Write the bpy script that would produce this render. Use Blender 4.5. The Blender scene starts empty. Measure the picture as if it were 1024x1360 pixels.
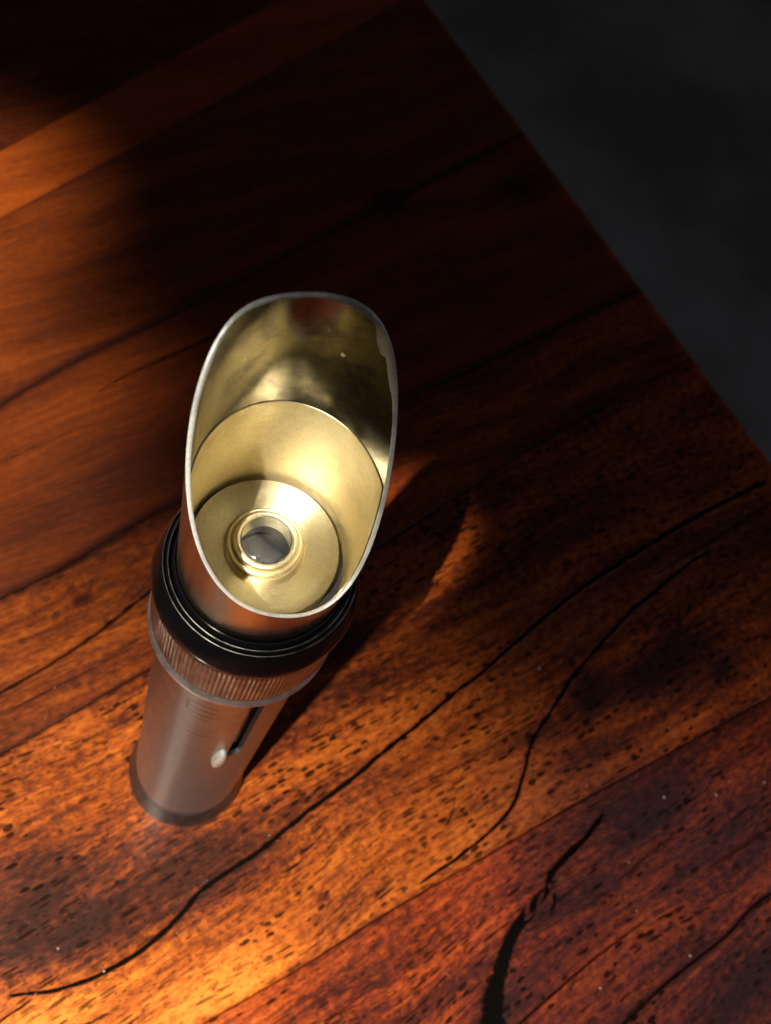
import bpy, math, random
import numpy as np
from mathutils import Vector, Matrix, noise as mn

PI = math.pi
MM = 0.001
sc = bpy.context.scene
col = sc.collection
rnd = random.Random(7)

# ------------------------------------------------------------------ camera
# world: millimetres * MM, origin = centre of the microscope's foot on the table, Z up
cam_d = bpy.data.cameras.new("camera")
cam = bpy.data.objects.new("camera", cam_d)
col.objects.link(cam)
sc.camera = cam
nadir = Vector((125 - 512, 1355 - 680, 1400.0)).normalized()      # straight down, seen from the camera (x right, y down, z forward)
up = -nadir
ex = Vector((1, 0, 0)); ex = (ex - ex.dot(up) * up).normalized()
ey = up.cross(ex)
def c2w(v):
    return Vector((v.dot(ex), v.dot(ey), v.dot(up)))
X = c2w(Vector((1, 0, 0))); Y = c2w(Vector((0, -1, 0))); Z = c2w(Vector((0, 0, -1)))
loc = Vector((-17.1, -60.8, 290.0)) * MM
cam.matrix_world = Matrix(((X.x, Y.x, Z.x, loc.x), (X.y, Y.y, Z.y, loc.y), (X.z, Y.z, Z.z, loc.z), (0, 0, 0, 1)))
cam_d.sensor_fit = 'VERTICAL'
cam_d.sensor_height = 36.0
cam_d.lens = 36.0 * 1400 / 1360
cam_d.clip_start = 0.005
cam_d.clip_end = 50
cam_d.dof.use_dof = True
cam_d.dof.focus_distance = 0.150
cam_d.dof.aperture_fstop = 40

# ------------------------------------------------------------------ world and light
world = bpy.data.worlds.new("World")
sc.world = world
world.use_nodes = True
bg = world.node_tree.nodes['Background']
bg.inputs[0].default_value = (0.95, 0.94, 1.0, 1)
bg.inputs[1].default_value = 0.012

SUN_AZ, SUN_EL = math.radians(50), math.radians(59)
sun_dir = Vector((-math.cos(SUN_AZ) * math.cos(SUN_EL), -math.sin(SUN_AZ) * math.cos(SUN_EL), math.sin(SUN_EL)))
def beam(name, target, dist, energy, half, blend, colour=(1.0, 0.92, 0.79), radius=0.016):
    """a shaft of sunlight falling through a gap: all shafts share one direction"""
    d = bpy.data.lights.new(name, 'SPOT')
    d.energy = energy; d.color = colour; d.spot_blend = blend
    d.spot_size = 2 * math.atan(half / dist); d.shadow_soft_size = radius
    o = bpy.data.objects.new(name, d); col.objects.link(o)
    t = Vector(target) * MM
    o.location = t + sun_dir * dist
    o.rotation_euler = (-sun_dir).to_track_quat('-Z', 'Y').to_euler()
    return o
beam("sunbeam", (-36, -88, 0), 1.6, 320, 0.150, 0.95)
beam("hood_boost_spot", (-5.0, -1, 158), 1.6, 820, 0.0195, 0.85).scale = (.62, 1, 1)  # narrow spot added to brighten hood and brass apart from the table
beam("low_fill_spot", (160, -90, 0), 1.6, 85, 0.145, 1.0)  # weak wide spot added to lift the table's lower right
beam("sunbeam_side", (-86, 84, 0), 1.6, 190, 0.078, 1.0)
beam("sunbeam_far", (-92, 172, 0), 1.6, 190, 0.052, 1.0)
def window(name, pos, target, size, energy, colour):
    d = bpy.data.lights.new(name, 'AREA'); d.shape = 'RECTANGLE'
    d.size, d.size_y = size; d.energy = energy; d.color = colour
    o = bpy.data.objects.new(name, d); col.objects.link(o)
    o.location = Vector(pos) * MM
    o.rotation_euler = (Vector(target) * MM - o.location).to_track_quat('-Z', 'Y').to_euler()
window("window_light", (-700, -900, 900), (40, 0, 0), (0.7, 0.9), 0.16, (1.0, 0.93, 0.85))
window("sky_light", (620, -60, 760), (150, -20, 0), (0.5, 0.6), 0.38, (0.86, 0.82, 1.0))

sc.view_settings.view_transform = 'Standard'
sc.view_settings.look = 'None'
sc.view_settings.exposure = 0.0
sc.view_settings.gamma = 1.0

# ------------------------------------------------------------------ helpers
def link(name, me, mat=None, parent=None, smooth=True):
    o = bpy.data.objects.new(name, me)
    col.objects.link(o)
    if mat: me.materials.append(mat)
    if parent: o.parent = parent
    if smooth:
        me.polygons.foreach_set('use_smooth', [True] * len(me.polygons))
    me.update()
    return o

def mesh(name, verts, faces):
    me = bpy.data.meshes.new(name)
    me.from_pydata([tuple(c * MM for c in v) for v in verts], [], faces)
    me.validate()
    return me

def thing(name, label, cat):
    o = bpy.data.objects.new(name, None); col.objects.link(o)
    o['label'] = label; o['category'] = cat
    o.empty_display_size = 0.01
    return o

def lathe_mesh(name, prof, n=160, centre=(0, 0), rmod=None, cap_top=False, cap_bottom=False):
    """prof = (radius, height) in mm, from bottom outside to the end; rmod(theta, i) scales"""
    vs, fs = [], []
    for i, (r, z) in enumerate(prof):
        for k in range(n):
            t = 2 * PI * k / n
            rr = r + (rmod(t, i) if rmod else 0)
            vs.append((centre[0] + rr * math.cos(t), centre[1] + rr * math.sin(t), z))
    for i in range(len(prof) - 1):
        for k in range(n):
            a = i * n + k; b = i * n + (k + 1) % n
            fs.append((a, b, b + n, a + n))
    if cap_top:
        c = len(vs); vs.append((centre[0], centre[1], prof[-1][1])); m = (len(prof) - 1) * n
        for k in range(n): fs.append((m + k, m + (k + 1) % n, c))
    if cap_bottom:
        c = len(vs); vs.append((centre[0], centre[1], prof[0][1]))
        for k in range(n): fs.append(((k + 1) % n, k, c))
    return mesh(name, vs, fs)

def sharp(o, deg=35):
    """mark hard edges so that turned metal keeps crisp shoulders"""
    me = o.data
    import bmesh
    bm = bmesh.new(); bm.from_mesh(me)
    for e in bm.edges:
        if len(e.link_faces) == 2 and e.calc_face_angle(0) > math.radians(deg):
            e.smooth = False
    bm.to_mesh(me); bm.free()

class NT:
    def __init__(s, name):
        s.m = bpy.data.materials.new(name); s.m.use_nodes = True
        s.t = s.m.node_tree; s.bsdf = s.t.nodes['Principled BSDF']
    def n(s, typ, **kw):
        nd = s.t.nodes.new(typ)
        for k, v in kw.items():
            if k.startswith('i_'):
                nd.inputs[int(k[2:])].default_value = v
            else: setattr(nd, k, v)
        return nd
    def l(s, a, b): s.t.links.new(a, b)
    def val(s, sock, v):
        if isinstance(v, bpy.types.NodeSocket): s.l(v, sock)
        else: sock.default_value = v
    def math(s, op, a, b=0.0, c=0.0, clamp=False):
        nd = s.n('ShaderNodeMath', operation=op, use_clamp=clamp)
        s.val(nd.inputs[0], a); s.val(nd.inputs[1], b); s.val(nd.inputs[2], c)
        return nd.outputs[0]
    def smooth(s, v, a, b, lo=0.0, hi=1.0):
        nd = s.n('ShaderNodeMapRange', interpolation_type='SMOOTHSTEP')
        s.val(nd.inputs[0], v)
        for i, x in zip((1, 2, 3, 4), (a, b, lo, hi)): s.val(nd.inputs[i], x)
        return nd.outputs[0]
    def mix(s, f, a, b, mode='MIX'):
        nd = s.n('ShaderNodeMix', data_type='RGBA', blend_type=mode)
        s.val(nd.inputs[0], f); s.val(nd.inputs[6], a); s.val(nd.inputs[7], b)
        return nd.outputs[2]
    def noise(s, vec, scale, detail=3, rough=0.55, dist=0.0):
        nd = s.n('ShaderNodeTexNoise')
        s.l(vec, nd.inputs['Vector']); nd.inputs['Scale'].default_value = scale
        nd.inputs['Detail'].default_value = detail; nd.inputs['Roughness'].default_value = rough
        nd.inputs['Distortion'].default_value = dist
        return nd.outputs[0]
    def attr(s, name, typ='GEOMETRY'):
        nd = s.n('ShaderNodeAttribute', attribute_type=typ, attribute_name=name)
        return nd.outputs['Fac']
    def mapping(s, vec, scale=(1, 1, 1), rot=(0, 0, 0), loc=(0, 0, 0)):
        nd = s.n('ShaderNodeMapping')
        s.l(vec, nd.inputs[0]); nd.inputs[1].default_value = loc; nd.inputs[2].default_value = rot; nd.inputs[3].default_value = scale
        return nd.outputs[0]
    def bump(s, h, strength, dist, prev=None):
        nd = s.n('ShaderNodeBump'); nd.inputs['Strength'].default_value = strength
        nd.inputs['Distance'].default_value = dist * MM
        s.l(h, nd.inputs['Height'])
        if prev: s.l(prev, nd.inputs['Normal'])
        return nd.outputs[0]

GRAIN = math.radians(32)

# ------------------------------------------------------------------ materials
def wood_material():
    w = NT("varnished_rosewood")
    tc = w.n('ShaderNodeTexCoord').outputs['Object']
    mm = w.mapping(tc, scale=(1000, 1000, 1000))
    st = w.mapping(mm, rot=(0, 0, -GRAIN))
    # gentle warp so that the grain is not ruler straight
    wn = w.n('ShaderNodeTexNoise'); w.l(w.mapping(st, scale=(.012, .03, .03)), wn.inputs['Vector'])
    wn.inputs['Scale'].default_value = 1; wn.inputs['Detail'].default_value = 1.5
    sub = w.n('ShaderNodeVectorMath', operation='SUBTRACT'); w.l(wn.outputs['Color'], sub.inputs[0]); sub.inputs[1].default_value = (.5, .5, .5)
    mul = w.n('ShaderNodeVectorMath', operation='MULTIPLY'); w.l(sub.outputs[0], mul.inputs[0]); mul.inputs[1].default_value = (3, 16, 0)
    add = w.n('ShaderNodeVectorMath', operation='ADD'); w.l(st, add.inputs[0]); w.l(mul.outputs[0], add.inputs[1])
    off = w.n('ShaderNodeVectorMath', operation='ADD'); w.l(add.outputs[0], off.inputs[0])
    tone = w.attr('tone', 'OBJECT')
    cmb = w.n('ShaderNodeCombineXYZ'); w.val(cmb.inputs[0], w.math('MULTIPLY', tone, 371.0)); w.val(cmb.inputs[1], w.math('MULTIPLY', tone, 133.0))
    w.l(cmb.outputs[0], off.inputs[1])
    g = off.outputs[0]
    figure = w.noise(w.mapping(g, scale=(.013, .085, 1)), 1.0, 3, .55)
    streak = w.noise(w.mapping(g, scale=(.035, .75, 1)), 1.0, 5, .65)
    fine = w.noise(w.mapping(g, scale=(.40, 3.2, 1)), 1.0, 4, .7)
    mott = w.noise(w.mapping(g, scale=(.35, .6, 1)), 1.0, 4, .6)
    # pores: two sizes of dark dash
    def pores(sx, sy, keep, size, seed):
        v = w.n('ShaderNodeTexVoronoi', feature='F1'); v.inputs['Scale'].default_value = 1.0
        w.l(w.mapping(g, scale=(sx, sy, 1), loc=(seed, seed * .7, 0)), v.inputs['Vector'])
        sp = w.n('ShaderNodeSeparateColor'); w.l(v.outputs['Color'], sp.inputs[0])
        rad = w.math('MULTIPLY', w.smooth(sp.outputs[0], keep, 1.0, 0.0, 1.0), size)
        d = w.math('SUBTRACT', rad, v.outputs['Distance'])
        return w.smooth(d, -0.02, 0.10)
    area = w.smooth(w.noise(w.mapping(g, scale=(.02, .035, 1), loc=(9, 4, 0)), 1.0, 2), .40, .62)
    p1 = w.math('MULTIPLY', pores(.27, .70, .26, .50, 3), w.smooth(area, 0, 1, .5, 1.0))
    p2 = pores(.17, 1.35, .25, .52, 17)
    p3 = w.math('MULTIPLY', pores(.60, 1.9, .2, .42, 31), w.smooth(area, 0, 1, 1.0, .45))
    pore = w.math('MULTIPLY', w.attr('pore', 'OBJECT'), w.math('MAXIMUM', w.math('MAXIMUM', w.math('MULTIPLY', p1, 1.0), w.math('MULTIPLY', p2, w.smooth(w.noise(w.mapping(g, scale=(.015, .05, 1), loc=(2, 8, 0)), 1.0, 2), .35, .62, .25, 1.0))), w.math('MULTIPLY', p3, .8), clamp=True))
    base = w.math('ADD', w.math('ADD', w.math('MULTIPLY', w.math('SUBTRACT', w.smooth(figure, .30, .70), .5), w.smooth(w.attr('pore', 'OBJECT'), .2, .8, .14, .34)), .17), w.math('ADD', w.math('MULTIPLY', w.math('SUBTRACT', w.smooth(streak, .28, .72), .5), w.smooth(w.attr('pore', 'OBJECT'), .2, 1.0, .10, .24)), .12))
    detail = w.math('ADD', w.math('MULTIPLY', w.smooth(fine, .3, .7), .24), w.math('MULTIPLY', w.smooth(mott, .3, .7), .25))
    soft = w.smooth(w.attr('pore', 'OBJECT'), .2, 1.0, .22, 1.0)
    base = w.math('ADD', base, w.math('ADD', w.math('MULTIPLY', w.math('SUBTRACT', detail, .21), soft), .21))
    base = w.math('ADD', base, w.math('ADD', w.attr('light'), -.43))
    base = w.math('SUBTRACT', base, w.math('MULTIPLY', w.attr('stain_glint'), .62))
    ramp = w.n('ShaderNodeValToRGB'); w.l(base, ramp.inputs[0])
    el = ramp.color_ramp.elements
    el[0].position = 0.05; el[0].color = (.028, .007, .0026, 1)
    el[1].position = 0.95; el[1].color = (.68, .23, .025, 1)
    for p, c in ((.27, (.075, .017, .0055, 1)), (.43, (.17, .036, .0055, 1)), (.58, (.31, .072, .0075, 1)), (.75, (.46, .125, .012, 1))):
        e = el.new(p); e.color = c
    # redder wood where 'red' is set on the board
    red = w.mix(w.math('ADD', w.attr('red', 'OBJECT'), w.math('ADD', w.math('MULTIPLY', w.attr('redness'), .45), .10), clamp=True), (1, 1, 1, 1), (.88, .55, .85, 1))
    c = w.mix(1.0, ramp.outputs[0], red, 'MULTIPLY')
    c = w.mix(w.math('MULTIPLY', pore, .9), c, (.006, .0028, .002, 1))
    ed = w.math('ADD', w.attr('vein'), w.math('MULTIPLY', w.math('SUBTRACT', mott, .5), .6))
    vein = w.math('MULTIPLY', w.smooth(ed, .30, .72), w.smooth(w.attr('vein'), .0, .25))
    c = w.mix(vein, c, (.003, .0022, .002, 1))
    w.l(c, w.bsdf.inputs['Base Color'])
    smear = w.noise(w.mapping(mm, scale=(.03, .03, 1)), 1.0, 4, .6)
    r = w.math('ADD', w.smooth(smear, .3, .7, .36, .50), w.math('MULTIPLY', pore, .2))
    w.l(r, w.bsdf.inputs['Roughness'])
    w.bsdf.inputs['Specular IOR Level'].default_value = .25
    dark = w.math('MAXIMUM', vein, w.math('MULTIPLY', pore, .8), clamp=True)
    w.l(w.smooth(dark, 0, 1, .16, .02), w.bsdf.inputs['Specular IOR Level'])
    w.l(w.smooth(dark, 0, 1, .42, .0), w.bsdf.inputs['Coat Weight'])
    w.bsdf.inputs['Coat Roughness'].default_value = .15
    b = w.bump(w.math('SUBTRACT', w.math('MULTIPLY', fine, .5), w.math('MAXIMUM', pore, w.math('MULTIPLY', vein, 2.2))), .5, .15)
    b = w.bump(w.noise(mm, .35, 4, .6), .25, .22, b)
    w.l(b, w.bsdf.inputs['Normal'])
    return w.m

def metal(name, colr, rough, var=.08, rings=0.0, aniso=0.0, brush=0.0, tarnish=None, tam=.5, metallic=1.0, spot=None, lvl=.5):
    w = NT(name)
    tc = w.n('ShaderNodeTexCoord').outputs['Object']
    mm = w.mapping(tc, scale=(1000, 1000, 1000))
    n1 = w.noise(mm, .28, 5, .6)
    n2 = w.noise(mm, 1.8, 5, .7)
    c = colr + (1,)
    cc = w.mix(w.smooth(n2, .35, .75), c, tuple(x * .80 for x in colr) + (1,))
    if tarnish:
        cc = w.mix(w.math('MULTIPLY', w.smooth(n1, .42, .68), tam), cc, tarnish + (1,))
    if spot:
        sp = w.smooth(w.noise(mm, 2.6, 2, .5), .68, .76)
        cc = w.mix(w.math('MULTIPLY', sp, .6), cc, spot + (1,))
    w.l(cc, w.bsdf.inputs['Base Color'])
    w.bsdf.inputs['Metallic'].default_value = metallic
    w.l(w.smooth(n1, .3, .7, rough - var / 2, rough + var), w.bsdf.inputs['Roughness'])
    b = w.bump(n2, .10, .05)
    if rings:        # concentric turning marks
        s = w.n('ShaderNodeSeparateXYZ'); w.l(mm, s.inputs[0])
        r = w.math('SQRT', w.math('ADD', w.math('POWER', s.outputs[0], 2), w.math('POWER', s.outputs[1], 2)))
        cb = w.n('ShaderNodeCombineXYZ'); w.l(w.math('MULTIPLY', r, 7.0), cb.inputs[0]); w.l(w.math('MULTIPLY', s.outputs[2], 5.0), cb.inputs[1])
        b = w.bump(w.noise(cb.outputs[0], 1.0, 4, .7), rings, .06, b)
    if brush:
        b = w.bump(w.noise(w.mapping(mm, scale=(3.0, 3.0, .12)), 1.0, 3, .7), brush, .04, b)
    if aniso:
        tg = w.n('ShaderNodeTangent', direction_type='RADIAL', axis='Z')
        w.l(tg.outputs[0], w.bsdf.inputs['Tangent'])
        w.bsdf.inputs['Anisotropic'].default_value = aniso
        w.bsdf.inputs['Anisotropic Rotation'].default_value = .25
    # hairline scratches
    sc1 = w.noise(w.mapping(mm, scale=(.25, 6, .25), rot=(.5, .7, .9)), 1.0, 2, .6)
    b = w.bump(w.smooth(sc1, .66, .72), .10, .03, b)
    w.l(b, w.bsdf.inputs['Normal'])
    return w.m

def plain(name, colr, rough, spec=.5, bumpy=0.0, scale=1.0, metallic=0.0, coat=0.0):
    w = NT(name)
    mm = w.mapping(w.n('ShaderNodeTexCoord').outputs['Object'], scale=(1000, 1000, 1000))
    n = w.noise(mm, scale, 5, .65)
    w.l(w.mix(n, tuple(x * .75 for x in colr) + (1,), tuple(min(1, x * 1.2) for x in colr) + (1,)), w.bsdf.inputs['Base Color'])
    w.l(w.smooth(n, .3, .7, rough * .85, rough * 1.15), w.bsdf.inputs['Roughness'])
    w.bsdf.inputs['Specular IOR Level'].default_value = spec
    w.bsdf.inputs['Metallic'].default_value = metallic
    w.bsdf.inputs['Coat Weight'].default_value = coat
    if bumpy: w.l(w.bump(n, bumpy, .1), w.bsdf.inputs['Normal'])
    return w.m

M_wood = wood_material()
M_nickel = metal("satin_nickel", (.30, .295, .29), .33, .05, metallic=.88, brush=.06, tarnish=(.24, .23, .22), tam=.5)
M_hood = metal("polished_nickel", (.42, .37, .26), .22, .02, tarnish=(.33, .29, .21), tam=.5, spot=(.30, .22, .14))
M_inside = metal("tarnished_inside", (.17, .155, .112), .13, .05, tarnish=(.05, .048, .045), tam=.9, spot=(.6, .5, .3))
M_brass = metal("turned_brass", (.86, .77, .50), .38, .08, aniso=.8, rings=.5, tarnish=(.72, .60, .34), tam=.6, spot=(.35, .24, .10))
M_brass2 = metal("brass_plate", (.84, .75, .50), .38, .08, aniso=.8, rings=.5, tarnish=(.70, .58, .34), tam=.6, spot=(.40, .28, .12))
M_mount = metal("brass_mount", (.95, .84, .56), .42, .08, rings=.2)
M_rim = metal("worn_bare_edge", (.78, .77, .72), .50, .10, tarnish=(.42, .42, .40), tam=.8, metallic=.5, spot=(.22, .36, .30))
M_sleeve = metal("sleeve_metal", (.20, .19, .17), .34, .08, brush=.1)
M_lip = metal("bright_lip_metal", (.70, .68, .68), .40, .08, tarnish=(.3, .27, .25), tam=.8, metallic=.6)
M_black = plain("black_lacquer", (.004, .004, .0045), .12, .10, .05, 1.4)
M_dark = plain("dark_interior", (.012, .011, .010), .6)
M_knurl = metal("knurled_nickel", (.25, .23, .20), .38, .10, tarnish=(.15, .13, .11), tam=.6, spot=(.1, .08, .06))
M_foot = metal("grey_foot_metal", (.12, .12, .125), .42, .08, tarnish=(.22, .21, .21), tam=.5)
M_white = plain("white_plastic", (.50, .49, .42), .30)
M_engrave = metal("engraved_metal", (.17, .15, .12), .40, .05)
M_dust = plain("pale_dust", (.65, .62, .60), .9)

def glass_material():
    w = NT("lens_glass")
    w.bsdf.inputs['Base Color'].default_value = (.93, .96, .97, 1)
    w.bsdf.inputs['Transmission Weight'].default_value = 1.0
    w.bsdf.inputs['IOR'].default_value = 1.52
    mm = w.mapping(w.n('ShaderNodeTexCoord').outputs['Object'], scale=(1000, 1000, 1000))
    d = w.smooth(w.noise(mm, 2.4, 6, .75), .50, .75, .03, .28)
    w.l(d, w.bsdf.inputs['Roughness'])
    return w.m
M_glass = glass_material()

def floor_material():
    w = NT("dark_grey_floor")
    mm = w.mapping(w.n('ShaderNodeTexCoord').outputs['Object'])
    n = w.smooth(w.noise(mm, 2.6, 4, .6), .35, .68)
    n2 = w.noise(mm, 40, 4, .6)
    c = w.mix(n, (.30, .26, .25, 1), (.60, .61, .62, 1))
    c = w.mix(w.math('MULTIPLY', n2, .4), c, (.3, .3, .3, 1))
    w.l(c, w.bsdf.inputs['Base Color'])
    w.bsdf.inputs['Roughness'].default_value = .7
    w.l(w.bump(n2, .3, 2), w.bsdf.inputs['Normal'])
    return w.m

# ------------------------------------------------------------------ floor
fl = link("floor", mesh("floor", [(-4000, -3000, -710), (5000, -3000, -710), (5000, 6000, -710), (-4000, 6000, -710)], [(0, 1, 2, 3)]), floor_material(), smooth=False)
fl['kind'] = 'structure'

# ------------------------------------------------------------------ table
CG, SG = math.cos(GRAIN), math.sin(GRAIN)
def to_st(p): return (p[0] * CG + p[1] * SG, -p[0] * SG + p[1] * CG)
def to_xy(s, t): return (s * CG - t * SG, s * SG + t * CG)

def joint(pts):
    st = sorted(to_st(p) for p in pts)
    S = np.array([a for a, b in st]); T = np.array([b for a, b in st])
    kl = (T[1] - T[0]) / (S[1] - S[0]); kr = (T[-1] - T[-2]) / (S[-1] - S[-2])
    kl = max(-.16, min(.25, kl)); kr = max(-.25, min(.25, kr))
    def f(s):
        if s < S[0]: return T[0] + kl * (s - S[0])
        if s > S[-1]: return T[-1] + kr * (s - S[-1])
        return float(np.interp(s, S, T))
    # light smoothing so that the joints have no kinks
    def g(s): return (f(s - 6) + 2 * f(s - 3) + 2 * f(s) + 2 * f(s + 3) + f(s + 6)) / 8
    return g
J = [
    lambda s: -215.0,
    joint([(119.1, -63.1), (133.6, -52.4), (146.2, -44.6), (157.9, -37.5), (163.8, -31.3), (173.2, -26.5)]),
    joint([(9.0, -61.6), (32.9, -48.6), (56.8, -34.2), (82.7, -20.3), (110.9, -4.7), (141.6, 11.1), (182.3, 32.6)]),
    joint([(-48.0, 1.2), (-13.3, 26.5), (51.5, 70.0), (101.4, 109.7), (142.2, 140.2), (165.7, 155.8)]),
    joint([(-54.5, 44.0), (-42.4, 52.2), (-30.0, 62.8), (-18.6, 72.5), (-9.5, 78.6)]),
    joint([(-63.7, 104.7), (-52.9, 116.0), (-42.3, 126.0), (-28.2, 137.2), (60, 213)]),
    joint([(-74.2, 174.4), (57.7, 313.2)]),
    joint([(-78.5, 202.7), (11.4, 303.6)]),
    lambda s: 345.0,
]
S0 = -150.0
EDGE_PTS = [(76.0, 312.0), (121.0, 244.4), (144.8, 209.7), (164.4, 176.1), (183.0, 144.1), (194.0, 119.0)]
_ep = [to_st(p) for p in EDGE_PTS]
_ek = np.polyfit([t for _, t in _ep], [q for q, _ in _ep], 1)
def s_end(t):
    return 1.4 + float(np.polyval(_ek, max(-60.0, min(300.0, t))))

# stains: x, y, radius, strength
STAINS = [(-30, -45, 8, .38), (-20, -40, 6, .40), (-40, -48, 8, .40), (-24, -36, 17, .38), (-40, -34, 14, .25), (-6, -24, 15, .24), (10, -25, 12, .14), (2, -19, 9, .16),
          (144, 37, 9, .62), (152, 46, 12, .38), (136, 30, 9, .30), (121, 29, 6, .48), (117, 33, 5, .30), (166.4, 40.6, 2.6, .95), (120, 27, 2.2, .6), (159, 60, 11, .22), (150, 52, 4, .25),
          (56, 210, 5, .9), (45.6, 35.7, 9, .30), (40, 42, 6, .22), (-32.6, 45.6, 1.9, .6), (-17.7, 12.2, 1.5, .55), (38.3, -31.6, 1.3, .8),
          (-33, -28, 7, .22), (119, 12, 9, .12), (108, 228, 7, .5), (150, -20, 14, .30), (135, -8, 12, .30), (165, -5, 10, .25), (112, -27, 9, .32),
          (160, -48, 16, .25), (-24, 88, 14, .14), (-52, 62, 9, .14), (99, -33, 6, .45), (85, -60, 7, .35), (-8, 100, 12, .2)]
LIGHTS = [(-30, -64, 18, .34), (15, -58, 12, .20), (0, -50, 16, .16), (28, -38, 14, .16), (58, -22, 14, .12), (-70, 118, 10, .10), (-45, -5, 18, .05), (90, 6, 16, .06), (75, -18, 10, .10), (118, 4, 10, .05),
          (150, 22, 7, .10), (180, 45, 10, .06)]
def field(pts, x, y):
    out = np.zeros_like(x)
    for (px, py, r, k) in pts:
        dx, dy = x - px, y - py
        s = dx * CG + dy * SG; t = -dx * SG + dy * CG
        d2 = (s / (r * 1.25)) ** 2 + (t / (r * .85)) ** 2
        out += k * np.exp(-d2 * .9)
    return out

EDGE = {3: (.36, 1.1), 4: (.50, 1.6), 5: (.42, 1.6), 2: (.25, .6), 1: (.6, .8), 6: (.1, 1)}
def edge_stain(x, y):
    s = x * CG + y * SG; t = -x * SG + y * CG
    out = np.zeros_like(x); ss = np.arange(-160, 250, 1.0)
    for k, (a, wd) in EDGE.items():
        jt = np.interp(s, ss, [J[k](q) for q in ss])
        out += a * np.exp(-((t - jt) / wd) ** 2)
    return out

table = thing("wooden_table", "dark reddish brown varnished plank table under the small metal microscope", "table")
TH = 24.0
tones = [(.31, .95, -.10), (.83, .75, .00), (.52, .15, .085), (.17, .12, .03), (.67, .18, .02), (.44, .1, -.01), (.95, .35, .20), (.08, .2, -.06)]
for bi in range(8):
    lo, hi = J[bi], J[bi + 1]
    wmax = max(hi(s) - lo(s) for s in range(-150, 240, 10))
    nt = max(8, int(wmax / .8)); ns = 210
    gap = .07
    # rows across the board: side bottom, side, eased edge, top ..., eased edge, side
    us = [0.0] * 4 + [k / nt for k in range(1, nt)] + [1.0] * 4
    ins = [(0, -TH), (0, -.45), (.10, -.14), (.34, 0)]
    vs, fs = [], []
    rows = len(us)
    cols = ns + 1
    # along: rounded end of the table
    endp = [(-.0, 0)] + [(2.6 * math.sin(a), -2.6 * (1 - math.cos(a))) for a in (.3, .6, .9, 1.25, PI / 2)] + [(2.6, -6), (2.6, -TH)]
    for j, u in enumerate(us):
        for i in range(cols + len(endp) - 1):
            if i < cols:
                f = i / ns; de, dz = 0, 0
            else:
                f = 1.0; de, dz = endp[i - cols + 1]
            tt = lo(0) + (hi(0) - lo(0)) * u
            for _ in range(2):
                se = s_end(tt) - 2.6 + .35 * mn.noise(Vector((tt * .05, 3, 1)))
                s = S0 + (se - S0) * f + de
                a, b = lo(s), hi(s)
                tt = a + (b - a) * u
            z = dz
            if j < 4:
                tt = a + gap + ins[j][0]; z = min(dz, 0) + ins[j][1] if dz > -TH else -TH
            elif j >= rows - 4:
                q = ins[rows - 1 - j]; tt = b - gap - q[0]; z = min(dz, 0) + q[1] if dz > -TH else -TH
            z = max(z, -TH)
            x, y = to_xy(s, tt)
            vs.append((x, y, z))
    cc = cols + len(endp) - 1
    for j in range(rows - 1):
        for i in range(cc - 1):
            a = j * cc + i
            fs.append((a, a + 1, a + cc + 1, a + cc))
    fs.append([j * cc for j in range(rows)][::1] )
    fs.append((0, (rows - 1) * cc, (rows - 1) * cc + cc - 1, cc - 1))
    me = mesh("board", vs, fs)
    V = np.array(vs)
    if len(me.vertices) == len(vs):
        st = field(STAINS, V[:, 0], V[:, 1]) + edge_stain(V[:, 0], V[:, 1]) - .42 * np.exp(-((V[:, 0] * CG + V[:, 1] * SG - np.array([s_end(q) for q in (-V[:, 0] * SG + V[:, 1] * CG)]) + 1.0) / 1.6) ** 2); lg = field(LIGHTS, V[:, 0], V[:, 1]) + tones[bi][2] + .30  # last term lightens the table's end edge: its glint painted into the colour
        rv = np.clip((V[:, 0] * CG + V[:, 1] * SG - 20) / 120, 0, 1)
        for nm, arr in (("stain_glint", st), ("light", lg), ("redness", rv)):
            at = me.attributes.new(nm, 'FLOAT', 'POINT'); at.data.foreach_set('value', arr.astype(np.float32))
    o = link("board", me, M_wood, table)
    sharp(o, 50)
    o['pore'] = 1.0 if bi < 3 else (.6 if bi == 3 else .22)
    o['tone'] = tones[bi][0]; o['red'] = tones[bi][1]

def catmull(pts, step):
    P = [Vector(p + (0,)) for p in pts]
    P = [P[0] * 2 - P[1]] + P + [P[-1] * 2 - P[-2]]
    out = []
    for i in range(1, len(P) - 2):
        n = max(2, int((P[i + 1] - P[i]).length / step))
        for k in range(n):
            t = k / n
            a, b, c, d = P[i - 1], P[i], P[i + 1], P[i + 2]
            out.append(.5 * ((2 * b) + (c - a) * t + (2 * a - 5 * b + 4 * c - d) * t * t + (3 * b - 3 * c + d - a) * t ** 3))
    out.append(P[-2])
    return out

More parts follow.
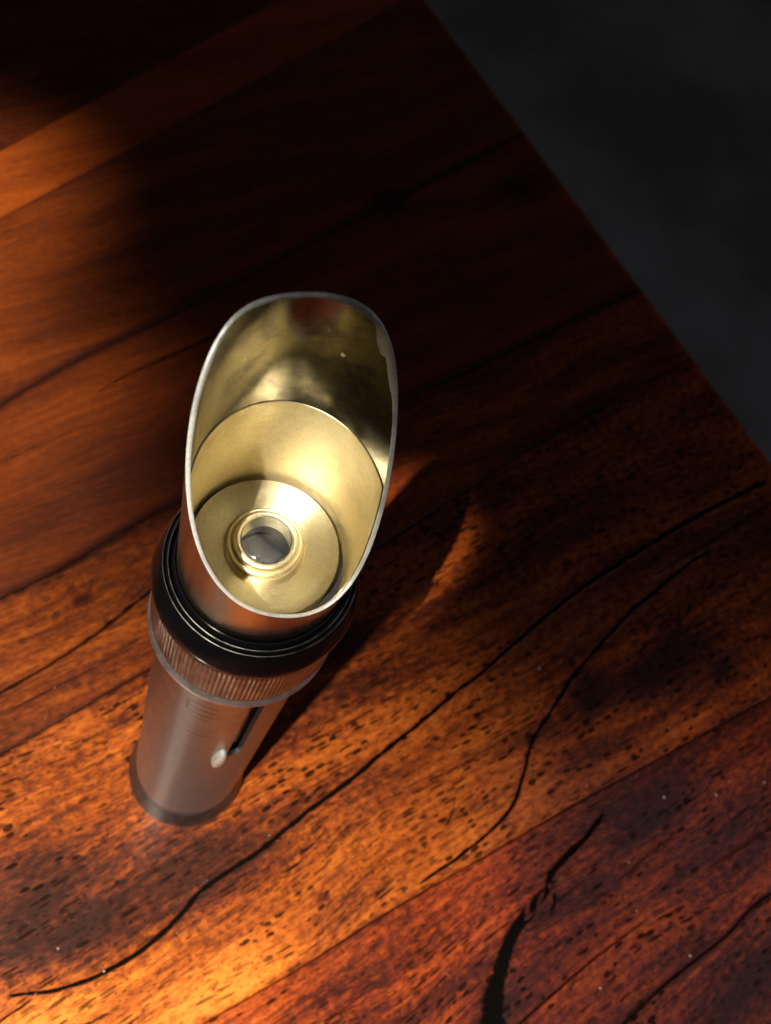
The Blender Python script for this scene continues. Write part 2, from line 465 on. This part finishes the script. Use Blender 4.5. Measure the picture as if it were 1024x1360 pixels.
VEINS = [  # points, [(fraction, width mm)], strength, board
    ([(-39.5, -55.4), (-29.2, -54.7), (-19.0, -51.7), (-8.8, -46.1), (-2.8, -41.1), (2.3, -35.7), (5.8, -31.1), (12.2, -26.3), (20.8, -20.3), (31.6, -11.1), (43.9, -1.5), (56.9, 9.7), (68.2, 19.2), (77.7, 27.7), (83.0, 31.6), (100.2, 47.2), (116.4, 61.2), (133.2, 73.3), (157.0, 89.5), (175.7, 100.9), (196, 112.5)],
     [(0, 1.2), (.12, 1.9), (.3, 2.0), (.55, 1.7), (.75, 2.2), (1, 2.8)], 1.0, 2, .85),
    ([(-30.9, -55.2), (-34.8, -58.3), (-46.6, -66.9)], [(0, .7), (1, .9)], .9, 2, .8),
    ([(63.1, -28.7), (73.9, -21.5), (85.2, -13.1), (92.4, -5.5), (96.3, 3.2), (99.2, 12.1), (101.9, 16.8), (107.2, 24.0), (114.1, 33.8), (122.4, 42.9), (133.9, 55.1), (145.7, 65.3), (160.9, 77.5), (170, 83)],
     [(0, 1.0), (.2, 1.5), (.5, 1.7), (.8, 2.2), (1, 1.2)], 1.0, 2, .85),
    ([(121.5, -5.3), (114.9, -13.0), (106.2, -20.5), (102.5, -24.7), (101.8, -27.7), (98.7, -30.7), (95.1, -34.7), (91.2, -39.0), (88.4, -44.5), (86.1, -50.5), (84.3, -57.3), (84.0, -68.4)],
     [(0, 1.1), (.25, 2.0), (.4, 2.2), (.5, 3.6), (.62, 3.4), (.75, 4.4), (1, 10)], 1.25, 1, 1.2),
    ([(100.4, -26.7), (98.1, -30.7), (95.0, -36.6)], [(0, 1.5), (.5, 3.2), (1, 1.5)], .8, 1, .7),
    ([(103.1, -26.1), (103.4, -31.6), (100.0, -36.0)], [(0, 1.6), (1, 1.2)], .8, 1, .8),
    ([(75.2, -1.0), (75.3, -4), (74.3, -8.4), (71.4, -14.2)], [(0, .5), (.6, .8), (.85, 2.4), (1, 1)], .8, 2, .6),
    ([(85.2, -66.1), (105.3, -51.6), (116.6, -44.0), (131.6, -35.0)], [(0, 1.1), (.6, .9), (1, .5)], .85, 1, .65),
    ([(150, -22), (168.1, -12.2), (182, -4)], [(0, .6), (.5, 1.3), (1, .8)], .7, 1, .5),
    ([(107.9, -46.0), (114.6, -41.5)], [(0, .6), (.5, 1.3), (1, .5)], .8, 1, .9),
    ([(143.5, 69.5), (167.6, 85.1), (197.0, 105.0)], [(0, 1.5), (.5, 4.0), (1, 6)], .6, 2, .45),
    ([(-62, 10), (-50.5, 17.7), (-39.0, 26.3), (-27.0, 36.7), (-15.4, 48.8), (0, 62)], [(0, 1.4), (.6, 2.4), (1, 1.5)], .9, 3, .6),
    ([(-70.8, 78), (-60.8, 85.9), (-49.3, 94.1), (-34.8, 104.5)], [(0, 1), (.5, 2.2), (1, 1.2)], .7, 4, .35),
    ([(-38, 112.0), (-28.4, 121.0), (-7.0, 137.0), (10, 150)], [(0, 1), (.5, 3.5), (1, 2)], .7, 4, .5),
    ([(120.7, -27), (136, -16), (147, -9)], [(0, .5), (.5, .9), (1, .4)], .6, 1, .5),
    ([(20.7, -75), (33, -66), (52, -53)], [(0, .5), (.5, .9), (1, .4)], .6, 1, .5),
    ([(42, -73), (55, -64), (69, -54)], [(0, .4), (.5, .8), (1, .4)], .6, 1, .5),
    ([(-58, 6), (-46, 14), (-33, 22.5), (-24, 28)], [(0, .5), (.5, 1.0), (1, .6)], .6, 3, .5),
]
for vi, (pts, wd, k, bi, core) in enumerate(VEINS):
    c = catmull(pts, .7); n = len(c); m = 15
    vs, fs, at = [], [], []
    for i, p in enumerate(c):
        d = (c[min(i + 1, n - 1)] - c[max(i - 1, 0)]).normalized(); nrm = Vector((-d.y, d.x, 0))
        fr = i / (n - 1)
        wv = float(np.interp(fr, [a for a, b in wd], [b for a, b in wd]))
        wv *= .74 + .1 * (bi == 1) + .32 * mn.noise(Vector((i * .21, vi * 7.3, 0))) + .2 * mn.noise(Vector((i * .7, vi * 3.1, 5)))
        end = min(1, min(i, n - 1 - i) / 5)
        p = p + nrm * (.22 * mn.noise(Vector((i * .15, vi * 2.3, 9))))
        for j in range(m):
            x = (j / (m - 1) * 2 - 1)
            q = p + nrm * (x * wv * .78)
            vs.append((q.x, q.y, .03 + vi * .002 + .13 * end * min(1, wv / 1.5) * math.exp(-((abs(x) - .74) / .12) ** 2)))
            at.append((1 - abs(x)) ** .75 * end * (k if core > .7 else core + .1) * 1.05)
    for i in range(n - 1):
        for j in range(m - 1):
            a = i * m + j
            fs.append((a + m, a + m + 1, a + 1, a))
    me = mesh("dark_vein", vs, fs)
    V = np.array(vs)
    if len(me.vertices) == len(vs):
        for nm, arr in (("vein", np.array(at)), ("redness", np.clip((V[:, 0] * CG + V[:, 1] * SG - 20) / 120, 0, 1)), ("stain_glint", field(STAINS, V[:, 0], V[:, 1])), ("light", field(LIGHTS, V[:, 0], V[:, 1]) + tones[bi][2] + .30)):
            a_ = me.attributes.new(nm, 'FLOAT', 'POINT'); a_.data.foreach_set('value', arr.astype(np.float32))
    me.flip_normals() if me.polygons[0].normal.z < 0 else None
    o = link("dark_vein", me, M_wood, table)
    o['pore'] = 1.0 if bi < 3 else (.6 if bi == 3 else .22)
    o['tone'] = tones[bi][0]; o['red'] = tones[bi][1]

# ------------------------------------------------------------------ the microscope
mic = thing("pocket_microscope", "small upright metal pocket microscope with slanted open hood and brass lens plate", "microscope")
mic.location = (-.1 * MM, 0, 0)

o = link("foot_ring", lathe_mesh("foot_ring", [(14.2, 0.05), (14.9, .3), (15.15, .9), (15.15, 2.0), (14.9, 3.2), (14.3, 6.0), (13.85, 8.2), (13.7, 9.2), (13.4, 9.5)], cap_bottom=True), M_foot, mic); sharp(o)

# body tube with a real slot cut through its wall
R = 13.5
SL0, SL1, SZ0, SZ1 = math.radians(-77), math.radians(-65), 77.0, 118.0
def body():
    n = 180; vs, fs = [], []
    zs = [5.0, 5.3] + [6 + i * 3.0 for i in range(24)] + [77, 78.5, 80] + [83 + 3.0 * i for i in range(12)] + [118, 120.0, 122.5]
    zs = sorted(set(zs))
    def rr(z):
        if z < 5.2: return R - .3
        return R
    ths = [2 * PI * k / n for k in range(n)]
    a0, a1 = SL0 % (2 * PI), SL1 % (2 * PI)
    ths[min(range(n), key=lambda i: abs(ths[i] - a0))] = a0
    ths[min(range(n), key=lambda i: abs(ths[i] - a1))] = a1
    for z in zs:
        for t in ths: vs.append((rr(z) * math.cos(t), rr(z) * math.sin(t), z))
    bi = len(vs)
    for z in zs:
        for t in ths: vs.append(((R - 1.0) * math.cos(t), (R - 1.0) * math.sin(t), z))
    hole = set()
    for i in range(len(zs) - 1):
        for k in range(n):
            tm = (ths[k] + (ths[(k + 1) % n] if k < n - 1 else 2 * PI)) / 2; zm = (zs[i] + zs[i + 1]) / 2
            if a0 < tm < a1 and SZ0 < zm < SZ1: hole.add((i, k)); continue
            a = i * n + k; b = i * n + (k + 1) % n
            fs.append((a, b, b + n, a + n))
            fs.append((bi + a, bi + a + n, bi + b + n, bi + b))
    for (i, k) in hole:
        a = i * n + k; b = i * n + (k + 1) % n
        if (i - 1, k) not in hole: fs.append((a, b, bi + b, bi + a))
        if (i + 1, k) not in hole: fs.append((a + n, bi + a + n, bi + b + n, b + n))
        if (i, (k - 1) % n) not in hole: fs.append((a, bi + a, bi + a + n, a + n))
        if (i, (k + 1) % n) not in hole: fs.append((b, b + n, bi + b + n, bi + b))
    return mesh("body_tube", vs, fs)
bt = link("body_tube", body(), M_nickel, mic); sharp(bt, 40)
link("inner_sleeve", lathe_mesh("inner_sleeve", [(11.6, 6), (11.6, 121)], n=96), M_sleeve, mic)
o = link("base_groove", lathe_mesh("base_groove", [(13.48, 10.4), (13.58, 10.7), (13.58, 11.3), (13.48, 11.6)], n=128), M_foot, mic)

# white slide knob at the slot's lower end
def knob():
    vs, fs = [], []
    th = math.radians(-83.5); er = Vector((math.cos(th), math.sin(th), 0)); et = Vector((-math.sin(th), math.cos(th), 0)); ez = Vector((0, 0, 1))
    c = er * 13.3 + ez * 78.5
    n = 24; prof = [(1.0, 0), (1.0, .9), (.92, 1.5), (.72, 1.85), (.4, 2.0), (0.02, 2.05)]
    for (k, h) in prof:
        for j in range(n):
            a = 2 * PI * j / n
            x = math.cos(a); z = math.sin(a)
            x = math.copysign(abs(x) ** .8, x) * 1.15 * k; z = math.copysign(abs(z) ** .8, z) * 5.0 * (k if k > .5 else k)
            vs.append(tuple(c + et * (x + z * .08) + ez * z + er * h))
    for i in range(len(prof) - 1):
        for j in range(n):
            a = i * n + j; b = i * n + (j + 1) % n
            fs.append((a, b, b + n, a + n))
    return mesh("slide_knob", vs, fs)
link("slide_knob", knob(), M_white, mic)

# faint engraving: worn strokes running down the tube
def strokes(segs, r, depth):
    vs, fs = [], []
    for (t0, z0, t1, z1, w) in segs:
        n = 10; base = len(vs)
        for i in range(n + 1):
            f = i / n
            t = math.radians(t0 + (t1 - t0) * f); z = z0 + (z1 - z0) * f
            L = math.hypot((t1 - t0) * PI / 180 * r, z1 - z0)
            nt_, nz = -(z1 - z0) / L, (t1 - t0) * PI / 180 * r / L
            for s, rr in ((-1, r - .02), (-.6, r + depth), (.6, r + depth), (1, r - .02)):
                tt = t + s * w / 2 * nt_ / r; zz = z + s * w / 2 * nz
                vs.append((rr * math.cos(tt), rr * math.sin(tt), zz))
        for i in range(n):
            for j in range(3):
                a = base + i * 4 + j
                fs.append((a, a + 1, a + 5, a + 4))
    return mesh("engraving", vs, fs)
link("engraving", strokes([(-121, 112.0, -98, 112.0, 1.1), (-121, 109.0, -98, 109.0, 1.0), (-121, 106.0, -99, 106.0, 1.1), (-120, 103.4, -100, 103.4, .5),
                           (-121.5, 112.0, -121.5, 106.0, .9),
                           (-118, 96.0, -99, 96.0, .45), (-118, 92.5, -99, 92.5, 1.0), (-117, 89.2, -101, 89.2, .6),
                           (-116, 81.0, -100, 81.0, .45), (-116, 77.0, -100, 77.0, .35)], R, .012), M_engrave, mic)

# knurled ring
def knurl():
    n = 126 * 6; vs, fs = [], []
    prof = [(13.5, 124.4), (14.5, 124.4), (15.0, 124.8), (15.15, 125.8), (15.2, 128), (15.2, 131), (15.2, 136), (15.15, 139.4), (14.7, 139.8)]
    for i, (r, z) in enumerate(prof):
        for k in range(n):
            t = 2 * PI * k / n
            kn = 0
            if 3 <= i <= 7:
                ph = (k % 6) / 6
                kn = (.24 * (0.5 + 0.5 * math.cos(2 * PI * ph)) ** 1.3 - .13) * (.75 + .9 * mn.noise(Vector((k // 6 * .37, i * .2, 0))))
            vs.append(((r + kn) * math.cos(t), (r + kn) * math.sin(t), z))
    for i in range(len(prof) - 1):
        for k in range(n):
            a = i * n + k; b = i * n + (k + 1) % n
            fs.append((a, b, b + n, a + n))
    return mesh("knurled_ring", vs, fs)
o = link("knurled_ring", knurl(), M_knurl, mic); sharp(o, 55)
o = link("bright_lip", lathe_mesh("bright_lip", [(13.4, 122.2), (15.2, 122.4), (15.5, 122.7), (15.6, 123.1), (15.5, 123.6), (15.25, 124.4), (15.0, 124.9)], n=160), M_lip, mic)

# black collar with stepped grooves
prof = [(14.6, 139.9), (15.5, 140.0), (15.85, 140.35), (15.9, 141.2), (15.75, 141.9), (14.65, 146.2), (14.5, 146.55), (14.32, 146.6), (14.25, 146.2),
        (14.18, 145.9), (14.05, 145.9), (13.98, 146.7), (13.85, 146.9), (13.62, 146.9), (13.52, 146.4), (13.45, 145.6), (13.2, 145.5), (13.1, 147.0), (12.95, 147.5), (12.72, 147.5), (12.6, 146.6), (12.5, 146.2)]
o = link("black_collar", lathe_mesh("black_collar", prof, n=200), M_black, mic); sharp(o, 40)

M_glint = metal("collar_glint_metal", (.26, .25, .24), .36, .10, tarnish=(.03, .03, .03), tam=1.0)  # thin grey rings added to paint the collar's highlight lines
for rr_, zz_ in ((14.43, 146.60), (13.70, 146.90)):
    tp = [(rr_ + .10 * math.cos(a), zz_ + .07 * math.sin(a)) for a in [PI * 2 * q / 8 for q in range(9)]]
    link("collar_glint", lathe_mesh("collar_glint", tp, n=160), M_glint, o)

# slanted hood
HP = [12.941, 178.311, -7.245, 20.268, 1.45, 2.115, -1.623, 1.794, -0.637, -0.291, 0.214, 0.037, 0.179, -0.455]
def rim(t):
    z = HP[1] + sum(HP[2 + 2 * k] * math.cos((k + 1) * t) + HP[3 + 2 * k] * math.sin((k + 1) * t) for k in range(3))
    r = HP[0] + HP[8] * math.cos(t) + HP[9] * math.sin(t) + HP[10] * math.cos(2 * t) + HP[11] * math.sin(2 * t) + HP[12] * math.cos(3 * t) + HP[13] * math.sin(3 * t)
    return r, z
def n1(t, f, seed): return mn.noise(Vector((math.cos(t) * f, math.sin(t) * f, seed)))
WALL = .62
Z0 = 145.5
def r_at(t, z):
    r, zt = rim(t)
    v = max(0.0, min(1.0, (z - Z0) / (zt - Z0)))
    return 12.45 + (r - 12.45) * (v ** 1.0)
N = 288
def grid(f, nu, nv, name, closed=True):
    vs = [f(2 * PI * k / nu, j / nv) for j in range(nv + 1) for k in range(nu)]
    fs = []
    for j in range(nv):
        for k in range(nu):
            a = j * nu + k; b = j * nu + (k + 1) % nu
            fs.append((a, b, b + nu, a + nu))
    return mesh(name, vs, fs)
def chip(t):      # worn inner bevel of the rim: wider where it was filed
    w = .16 + .16 * max(0, n1(t, 9, 3)) + .10 * n1(t, 30, 8)
    g = lambda c, s: math.exp(-((((math.degrees(t) - c + 180) % 360) - 180) / s) ** 2)
    w += 2.3 * g(53, 5) * (.85 + .35 * n1(t, 12, 2)) + 1.3 * g(40, 8) + .35 * g(76, 12) * (1 + n1(t, 40, 5)) + .1
    return max(.05, w)
def hood_f(t, v):
    r, zt = rim(t)
    z = Z0 + (zt - .12 - Z0) * v
    return (r_at(t, z) * math.cos(t), r_at(t, z) * math.sin(t), z)
hood = link("hood", grid(hood_f, N, 30, "hood"), M_hood, mic)
def inner_f(t, v):
    r, zt = rim(t)
    z = Z0 + (zt - chip(t) * 1.35 - Z0) * v
    rr = r_at(t, z) - WALL + .05 * n1(t, 3, z * .06)
    return (rr * math.cos(t), rr * math.sin(t), z)
def flip(me): me.flip_normals(); return me
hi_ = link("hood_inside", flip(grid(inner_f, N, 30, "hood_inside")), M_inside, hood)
def rim_f(t, v):
    r, zt = rim(t)
    c = chip(t)
    top = zt + .05 * n1(t, 14, 1)
    pts = [(r, zt - .12), (r - .03, top - .03), (r - .13, top), (r - WALL * .5, top + .01), (r - WALL + min(.3, c * .5), top - .02), (r - WALL + .04, zt - c * .8), (r_at(t, zt - c * 1.35) - WALL + .05 * n1(t, 3, (zt - c * 1.35) * .06), zt - c * 1.35)]
    i = int(round(v * (len(pts) - 1)))
    rr, z = pts[i]
    return (rr * math.cos(t), rr * math.sin(t), z)
link("rim", grid(rim_f, N * 3, 6, "rim"), M_rim, hood)
# a droplet-like blemish inside the hood
bl = lathe_mesh("blemish", [(.34, 0), (.30, .10), (.2, .15), (.12, .10)], n=20, cap_top=True)
o = link("blemish", bl, M_mount, hood)
t = math.radians(72); rr = (r_at(t, 186) - WALL)
o.location = Vector((rr * math.cos(t), rr * math.sin(t), 186)) * MM
o.rotation_euler = Vector((-math.cos(t), -math.sin(t), 0)).to_track_quat('Z', 'Y').to_euler()

# brass liner: its straight top edge shows as a circle inside the hood
def liner_f(t, v):
    r, zt = rim(t)
    top = min(172.6, zt - .7)
    k = v * 13
    z = 148 + (top - 148) * min(1, k / 12)
    rr = r_at(t, z) - WALL - (.12 if k <= 12 else 0.02)
    return (rr * math.cos(t), rr * math.sin(t), z + (.05 if k > 12 else 0))
o = link("brass_liner", flip(grid(liner_f, N, 13, "brass_liner")), M_brass, mic); sharp(o, 40)

# lens plate: a shallow dish with a turned rim
PC = (-.35, .10)
o = link("lens_plate", lathe_mesh("lens_plate", [(10.7, 148.5), (10.75, 152.0), (10.65, 152.2), (10.4, 152.2), (9.0, 151.88), (7.5, 151.6), (6.3, 151.4), (5.9, 151.33), (5.75, 151.1), (5.5, 151.05), (3.0, 151.0)], centre=PC, n=200), M_brass2, mic); sharp(o, 40)
link("plate_shadow_gap", lathe_mesh("plate_shadow_gap", [(12.0, 148.4), (3.0, 148.3)], n=96), M_dark, mic)  # near-black sheet: the shade of the deep gap put into its colour
LC = (PC[0] + .0, PC[1] + .75)
prof = [(5.45, 150.8), (5.5, 151.9), (5.38, 152.2), (5.15, 152.32), (5.0, 152.25), (4.93, 152.05), (4.85, 152.05), (4.75, 152.6), (4.62, 153.0), (4.4, 153.2), (4.1, 153.25), (3.9, 153.15), (3.75, 152.9), (3.72, 152.7)]
o = link("lens_mount", lathe_mesh("lens_mount", prof, centre=LC, n=160), M_mount, mic); sharp(o, 45)
# lens: biconvex glass seated in the mount
def lens_prof():
    p = []
    for i in range(15):
        r = 3.66 * i / 14 + .001
        p.append((r, 152.0 - .55 * (1 - (r / 3.66) ** 2)))
    p.append((3.68, 152.7))
    for i in range(20):
        r = 3.66 * (1 - i / 19) + .001
        p.append((r, 153.0 + 1.0 * (1 - (r / 3.66) ** 2)))
    return [(r, z - .10) for r, z in p]
le = link("lens", lathe_mesh("lens", lens_prof(), centre=LC, n=96), M_glass, mic)
M_bore = metal("dark_bore", (.62, .62, .64), .30, .1, rings=.6, tarnish=(.10, .10, .10), tam=.8)
link("lens_bore", flip(lathe_mesh("lens_bore", [(.02, 145.6), (1.3, 145.6), (1.4, 146.6), (2.2, 146.8), (2.3, 148.4), (2.9, 148.7), (3.0, 150.2), (3.5, 150.5), (3.69, 152.3), (3.72, 152.75)], centre=LC, n=96)), M_bore, mic)

# ------------------------------------------------------------------ dust on the table
import bmesh
bm = bmesh.new()
spots = [(103.5, 36, .45), (140.5, -1.0, .42), (143, -44.5, .35), (128, -33, .22), (127, -20, .25), (115, -53, .3), (-16, -50, .25), (-27.5, -45, .25), (175, 5, .3), (158, 0.5, .3), (145, 20, .25)]
for _ in range(210):
    x, y = to_xy(rnd.uniform(-60, 215), rnd.uniform(-140, 60)); spots.append((x, y, rnd.uniform(.04, .13)))
for x, y, r in spots:
    if x * x + y * y < 17 ** 2: continue
    m = Matrix.Translation(Vector((x, y, .09)) * MM) @ Matrix.Rotation(rnd.uniform(0, 6), 4, 'Z') @ Matrix.Diagonal((r * MM * rnd.uniform(.7, 1.4), r * MM, .4 * r * MM, 1))
    bmesh.ops.create_icosphere(bm, subdivisions=1, radius=1, matrix=m)
me = bpy.data.meshes.new("dust"); bm.to_mesh(me); bm.free()
d = link("dust", me, M_dust)
d['kind'] = 'stuff'; d['label'] = "tiny pale dust specks scattered on the varnished table"; d['category'] = "dust"
